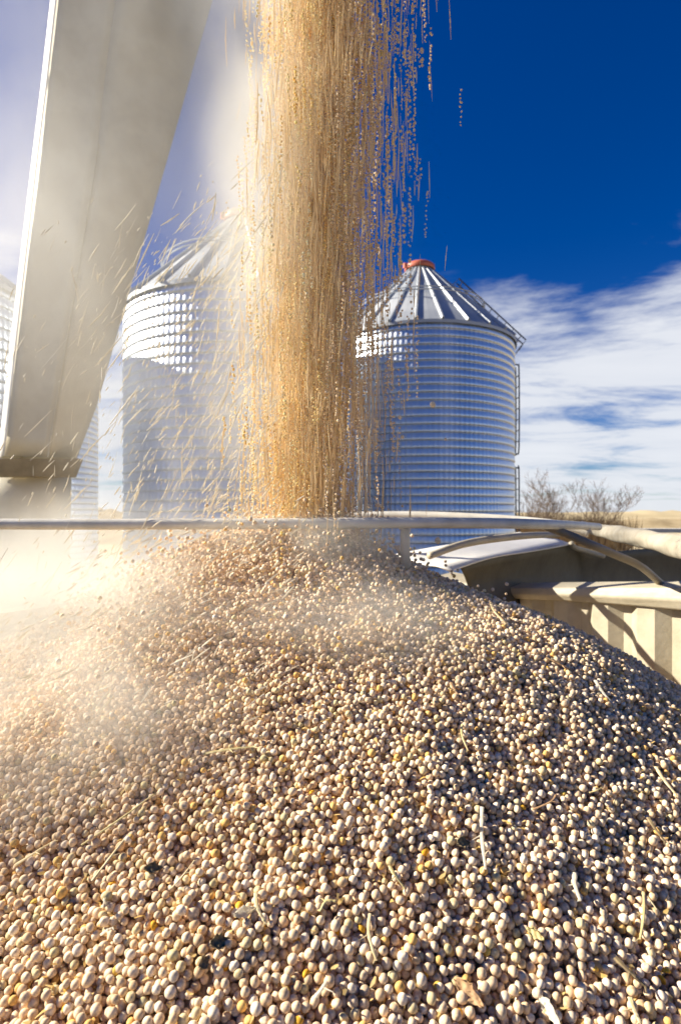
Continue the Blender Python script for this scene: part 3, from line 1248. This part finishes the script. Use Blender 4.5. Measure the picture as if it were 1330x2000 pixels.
straw((1040, 1590), (1085, 1560), .0018, 'crooked brown tendril on the middle slope', M_husk, bend=.3)
straw((1150, 1556), (1175, 1545), .0014, 'small pale star-shaped husk bit on the slope', M_straw2, bend=.3)
straw((30, 1700), (110, 1650), .0022, 'pale straw at the left foot of the slope', M_straw)
straw((760, 1700), (790, 1745), .0022, 'olive stalk bit among yellow split peas', M_straw2)
straw((830, 1095), (880, 1112), .0030, 'tan chaff stalk lying on the crest', M_straw)
straw((1265, 1605), (1300, 1655), .0026, 'dark brown stalk in a shaded hollow', M_dark)
straw((1200, 1880), (1262, 1940), .0030, 'blackish stalk in the shade at the foot', M_dark)
straw((655, 1770), (625, 1790), .0020, 'olive tendril below the middle slope', M_straw2, bend=.35)
straw((500, 1755), (520, 1815), .0024, 'broad yellow-brown pod strip on the lower slope', M_straw, bend=.2)


def husk(pc, size, label, mat, rz, curl=1.2, aspect=2.4, tilt=0.3):
    p = on_heap(*pc)
    vs, fs = [], []
    nu, nv = 12, 7
    rh = random.Random(int(pc[0]))
    for i in range(nu + 1):
        u_ = i / nu
        w = math.sin(math.pi * min(max(u_, .03), .97)) ** 0.7
        for j in range(nv + 1):
            v_ = j / nv * 2 - 1
            a = v_ * curl * (1 + .3 * math.sin(u_ * 6))
            jag = 1 + (rh.uniform(-.35, .2) if j in (0, nv) else 0)
            vs.append(((u_ - .5) * size * aspect, math.sin(a) * size * .5 * w * jag, -math.cos(a) * size * .35 * w + .25 * size * math.sin(u_ * 3.1) + size * (.09 * math.sin(u_ * 19 + v_ * 4) + .07 * math.sin(v_ * 11 + u_ * 7) + rh.uniform(-.05, .05))))
    for i in range(nu):
        for j in range(nv):
            q = i * (nv + 1) + j
            fs.append((q, q + 1, q + nv + 2, q + nv + 1))
    o = link('dry_husk', mesh_of('dry_husk', vs, fs), mat, smooth=True)
    md = o.modifiers.new('solid', 'SOLIDIFY')
    md.thickness = 0.0004
    o.location = p + Vector((0, 0, 0.004))
    o.rotation_euler = (tilt + 0.5, 0.2, rz)
    return tag(o, label, 'husk', 'dry leaf and pod bits on the heap')


husk((915, 1950), .011, 'curled orange-brown dry leaf at the foot of the heap', M_husk, R_(-48))
husk((1072, 1985), .010, 'pale pointed pod husk beside the curled brown leaf', M_chaff, R_(-70), curl=.9)
husk((430, 1850), .011, 'dark crumpled husk clump on the lower left slope', M_dark, R_(30), curl=1.4, aspect=1.4)
husk((400, 1890), .010, 'small blackish husk just below the crumpled clump', M_dark, R_(80), curl=1.0, aspect=1.5)
husk((300, 1705), .010, 'grey-brown husk in the hollow on the left slope', M_dark, R_(20), curl=1.0, aspect=1.5)
husk((905, 1655), .010, 'dark husk in a hole in the middle slope', M_dark, R_(10), curl=1.1, aspect=1.3)
husk((1045, 1835), .008, 'ragged yellow flower husk on the lower slope', M_straw2, R_(-40), curl=1.3, aspect=1.8)
husk((1312, 1305), .013, 'blackish pod tip poking up at the heap edge before the corrugated wall', M_dark, R_(-55), curl=.8, aspect=2.6, tilt=.9)
husk((480, 1790), .010, 'pale torn pod skin above the crumpled clump', M_chaff, R_(40), curl=1.0, aspect=2.0)
husk((210, 1770), .009, 'whitish torn skin on the left slope', M_chaff, R_(100), curl=.8, aspect=2.0)

# small chaff flecks caught between the peas
mb = MB()
rf = random.Random(77)
top_i = np.nonzero(cnt > 0)[0]
for i in range(3200):
    y = rf.uniform(.26, 1.1)
    x = rf.uniform(-.62 * y - .05, .62 * y + .05)
    z = float(hfun(np.float64(x), np.float64(y))) + rf.uniform(.008, .0145)
    L, w = rf.uniform(.003, .012), rf.uniform(.0007, .0024)
    a = rf.uniform(0, 6.28)
    d = Vector((math.cos(a), math.sin(a), rf.uniform(-.6, .6))).normalized()
    s_ = d.cross(Vector((rf.uniform(-.6, .6), rf.uniform(-.6, .6), 1))).normalized()
    n_ = d.cross(s_)
    c = Vector((x, y, z))
    k_ = rf.uniform(-.3, .3) * L
    mb.add([c - d * L / 2 - s_ * w * .5, c - d * L / 2 + s_ * w * .5, c + n_ * k_ + s_ * w, c + n_ * k_ - s_ * w, c + d * L / 2 + s_ * w * .3, c + d * L / 2 - s_ * w * .3],
           [(0, 1, 2, 3), (3, 2, 4, 5)])
tag(mb.build('chaff_flecks', M_fleck), 'tiny yellow chaff flecks strewn between the peas', 'chaff', kind='stuff')

# ------------------------------------------------------------------ the falling stream
fp, fc, fr = [], [], []
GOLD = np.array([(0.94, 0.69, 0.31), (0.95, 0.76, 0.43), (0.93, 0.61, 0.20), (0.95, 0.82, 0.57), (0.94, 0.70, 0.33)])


def strand(x, y, z, L, gap, colr, sway):
    """a short file of peas and pea bits falling one behind the other"""
    dx, dy = rng.normal(sway, .030), rng.normal(0, .03)
    r0 = rng.uniform(.0015, .0027)
    gap = gap * r0 / .0021
    u_ = 0.0
    while u_ < L:
        fp.append((x + dx * u_ + rng.normal(0, .0011), y + dy * u_ + rng.normal(0, .0015), z - u_))
        fc.append(colr * rng.normal(1, .06))
        fr.append(r0 * rng.uniform(.8, 1.12))
        u_ += gap * rng.uniform(.5, 2.2)


def xs_at(x, z, conv):
    t = max((z - (EYE - .05)) / 1.1, 0)
    return -0.066 + (x + 0.066) * (1 + conv * t) + 0.034 * t


ZT, ZB = EYE + 1.45, EYE - 0.075
for i in range(3500):      # dense core
    z = rng.uniform(ZB, ZT)
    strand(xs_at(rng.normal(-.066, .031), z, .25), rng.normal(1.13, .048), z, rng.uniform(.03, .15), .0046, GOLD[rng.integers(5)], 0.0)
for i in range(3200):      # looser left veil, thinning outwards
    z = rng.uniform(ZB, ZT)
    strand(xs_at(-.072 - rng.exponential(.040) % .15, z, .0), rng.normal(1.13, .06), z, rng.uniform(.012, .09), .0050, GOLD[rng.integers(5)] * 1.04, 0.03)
for i in range(1200):      # right curtain
    z = rng.uniform(ZB, ZT)
    strand(xs_at(-.045 + abs(rng.normal(0, .045)), z, .60), rng.normal(1.12, .06), z, rng.uniform(.02, .10), .0052, np.array((.84, .68, .47)), -.01)
for i in range(90):        # outer drops on the right, mostly high up
    z = EYE + rng.uniform(.20, 1.4)
    strand(rng.uniform(.02, .07 + .12 * (z - EYE)), rng.normal(1.1, .05), z, rng.uniform(.008, .06), .0054, np.array((.82, .68, .53)), 0.0)
for i in range(90):        # thin long files in front of the blue-grey silo
    z = rng.uniform(ZB, EYE + .9)
    strand(-.01 + .15 * rng.random() ** 1.6, rng.normal(1.1, .05), z, rng.uniform(.03, .14), .0060, np.array((.82, .68, .50)), 0.0)
fp, fc, fr = np.array(fp), np.array(fc), np.array(fr)
rot2, el2 = shapes(len(fp))
st = pea_cloud('falling_peas', fp, fr, np.clip(fc, .02, .9), rot2, el2, rng.integers(0, NV, len(fp)), GN_FALL)
tag(st, 'golden stream of peas pouring down onto the heap', 'pea stream', kind='stuff')

# bouncing peas over the sliding left side
nb = 4200
bx_ = rng.normal(-.28, .20, nb)
by_ = rng.normal(.88, .15, nb)
bz_ = hfun(bx_, by_) + 0.016 + np.abs(rng.exponential(.011, nb))
ok = (by_ > .5) & (bx_ > -.85) & (bx_ < .10)
bp_ = np.stack([bx_, by_, bz_], 1)[ok]
ang, rr_ = rng.uniform(0, 6.283, 1500), np.abs(rng.normal(0, .13, 1500))
ex_, ey_ = AX + 0.01 + np.cos(ang) * rr_, 1.10 + np.sin(ang) * rr_ * .8
ez_ = hfun(ex_, ey_) + .012 + rng.exponential(.020, 1500)
bp_ = np.concatenate([bp_, np.stack([ex_, ey_, ez_], 1)])
rot3, el3 = shapes(len(bp_))
bo = pea_cloud('bouncing_peas', bp_, rng.normal(.0032, .0003, len(bp_)), colours(len(bp_)) * 1.05, rot3, el3, rng.integers(0, NV, len(bp_)))
tag(bo, 'peas bouncing just above the sliding left slope', 'bouncing peas', kind='stuff')

# single peas thrown clear of the stream
for (a, b, d, s_, lab) in ((845, 790, 1.0, .0050, 'large pale pea in mid-air before the blue-grey silo wall'),
                           (781, 815, 1.05, .0036, 'small pale pea in mid-air above the pipe bow, nearer the stream'),
                           (786, 853, 1.05, .0036, 'pale pea in mid-air just under the smaller one by the stream'),
                           (870, 858, 1.08, .0026, 'tiny pea in mid-air low before the blue-grey silo'),
                           (741, 987, 1.05, .0034, 'pale pea in mid-air just above the pipe bow'),
                           (855, 1056, 1.05, .0058, 'pale pea bouncing at the crest below the pipe bow')):
    o = bpy.data.objects.new('airborne_pea', pea_obj_meshes[1])
    COL.objects.link(o)
    o.location = P(a, b, d)
    o.scale = (s_, s_, s_ * 1.15)
    o.color = (.72, .62, .48, 1)
    tag(o, lab, 'pea', 'peas thrown clear of the stream')

# slivers: pea streaks added as straw in the stream, then drifting chaff
mb = MB()
rc = random.Random(21)


def sliver(c, d, L, w):
    d = d.normalized()
    s_ = d.cross(Vector((rc.uniform(-.3, .3), -1, rc.uniform(-.3, .3)))).normalized()
    n_ = d.cross(s_)
    mid = c + n_ * L * rc.uniform(-.05, .05) + s_ * L * rc.uniform(-.02, .02)
    a, b = c - d * L / 2, c + d * L / 2
    th = n_ * w * .35
    vs = []
    for (q, k_) in ((a, .45), (mid, 1.0), (b, .35)):
        vs += [q - s_ * w * k_, q + th * k_, q + s_ * w * k_, q - th * k_]
    mb.add(vs, [(0, 1, 5, 4), (1, 2, 6, 5), (2, 3, 7, 6), (3, 0, 4, 7), (4, 5, 9, 8), (5, 6, 10, 9), (6, 7, 11, 10), (7, 4, 8, 11)])


for i in range(5600):     # added streaks within the stream
    z = rc.uniform(EYE - .06, EYE + 1.25)
    x = rc.gauss(-.070, .050) + .03 * (z - EYE)
    sliver(Vector((x, rc.gauss(1.07, .045), z)), Vector((rc.gauss(.03, .07), rc.gauss(0, .06), 1)), rc.uniform(.02, .11), rc.uniform(.0004, .0011))
for i in range(480):      # added slivers for pea streaks clear on the right
    z = rc.uniform(EYE - .04, EYE + 1.25)
    x = .0 + .05 * (z - EYE) + abs(rc.gauss(0, .055))
    sliver(Vector((x, rc.gauss(1.09, .04), z)), Vector((rc.gauss(0, .03), rc.gauss(0, .05), 1)), rc.uniform(.02, .10), rc.uniform(.0005, .0013))
tag(mb.build('stream_streaks', M_streak), 'golden slivers added as streaks of the falling peas, chaff among them', 'chaff', kind='stuff')
mb = MB()
for i in range(2400):      # drifting left, slanting with the wind
    u_ = rc.random()
    x = -.10 - abs(rc.gauss(0, .22))
    z = EYE + rc.uniform(-.10, .62) - .3 * abs(x + .1)
    sliver(Vector((x, rc.uniform(.95, 1.35), z)), Vector((rc.gauss(.5, .22), rc.gauss(0, .25), .85)), rc.choice((.006, .010, .015, .03, .06)) * rc.uniform(.5, 1.4), rc.uniform(.0003, .0016))
for i in range(900):      # low over the left slope
    x = rc.uniform(-.8, -.05)
    y = rc.uniform(.6, 1.3)
    z = float(hfun(np.float64(x), np.float64(y))) + rc.uniform(.015, .12)
    sliver(Vector((x, y, z)), Vector((rc.gauss(.8, .3), rc.gauss(0, .3), .5)), rc.uniform(.006, .028), rc.uniform(.0006, .0014))
tag(mb.build('flying_chaff', M_chaff), 'straw-coloured chaff slivers drifting round the falling peas', 'chaff', kind='stuff')


# ------------------------------------------------------------------ dust
def dust_mat(name, dens, scale, lo_, hi_, seed):
    m = bpy.data.materials.new(name)
    m.use_nodes = True
    t = m.node_tree
    t.nodes.clear()
    tcn = nd(t, 'ShaderNodeTexCoord')
    ln = nd(t, 'ShaderNodeVectorMath', operation='LENGTH')
    lk(t, tcn.outputs['Object'], ln.inputs[0])
    fall = maprange(t, ln.outputs['Value'], 0.05, 0.98, 1.0, 0.0)
    geo = nd(t, 'ShaderNodeNewGeometry')
    mp = nd(t, 'ShaderNodeMapping')
    mp.inputs['Location'].default_value = (seed, seed * 1.7, 0)
    mp.inputs['Scale'].default_value = (1.0, 1.0, 0.55)
    lk(t, geo.outputs['Position'], mp.inputs[0])
    n_ = nd(t, 'ShaderNodeTexNoise')
    n_.inputs['Scale'].default_value = scale
    n_.inputs['Detail'].default_value = 5.0
    n_.inputs['Distortion'].default_value = 0.6
    lk(t, mp.outputs[0], n_.inputs['Vector'])
    k_ = maprange(t, n_.outputs[0], lo_, hi_, 0.12, 1.0)
    de = math_n(t, 'MULTIPLY', math_n(t, 'MULTIPLY', fall, k_), dens)
    v = nd(t, 'ShaderNodeVolumePrincipled')
    v.inputs['Color'].default_value = (0.97, 0.955, 0.885, 1)
    v.inputs['Anisotropy'].default_value = 0.25
    lk(t, de, v.inputs['Density'])
    out = nd(t, 'ShaderNodeOutputMaterial')
    lk(t, v.outputs[0], out.inputs['Volume'])
    return m


def puff(c, radii, dens, scale, lo_, hi_, label, seed):
    bm = bmesh.new()
    bmesh.ops.create_icosphere(bm, subdivisions=3, radius=1.0)
    me = bpy.data.meshes.new('dust_cloud')
    bm.to_mesh(me)
    bm.free()
    o = link('dust_cloud', me, dust_mat('dust', dens, scale, lo_, hi_, seed))
    o.location = c
    o.scale = radii
    return tag(o, label, 'dust', kind='stuff')


puff(P(420, 40, 2.75), (.66, .42, 1.35), 4.0, 1.9, .38, .66, 'pale dust plume drifting off the left side of the falling peas', 1.0)
puff(P(110, 480, 2.95), (2.1, .80, 2.9), .50, 1.3, .3, .7, 'thin dust veil round the beige chute', 4.0)
puff(P(170, 430, 2.05), (.78, .36, 1.05), 1.5, 2.0, .32, .7, 'cream dust hanging in front of the beige chute', 37.0)
puff(P(370, 870, 2.5), (.80, .40, .62), 2.8, 2.2, .38, .66, 'chaff-laden dust before the sunlit silo', 6.0)
puff(P(100, 1090, 1.45), (.74, .40, .22), 3.8, 4.0, .36, .66, 'thick dust low over the left slope', 9.0)
puff(P(40, 1420, .66), (.36, .19, .14), 15.0, 7.0, .36, .66, 'dust rolling down the near left slope', 13.0)
puff(P(300, 1200, .92), (.60, .27, .13), 15.0, 6.0, .38, .66, 'dust skimming the sliding left shoulder of the heap', 21.0)
puff(P(640, 1235, .80), (.30, .15, .09), 7.0, 8.0, .38, .66, 'faint dust wisp over the middle of the heap', 17.0)
puff(P(560, 1065, .97), (.30, .10, .075), 14.0, 9.0, .36, .66, 'bright dust where the stream strikes the heap', 31.0)
puff(P(540, 420, 1.08), (.20, .15, .95), 9.0, 6.0, .36, .66, 'dust added round the falling stream to soften and brighten it', 25.0)  # added puff that softens and brightens the stream
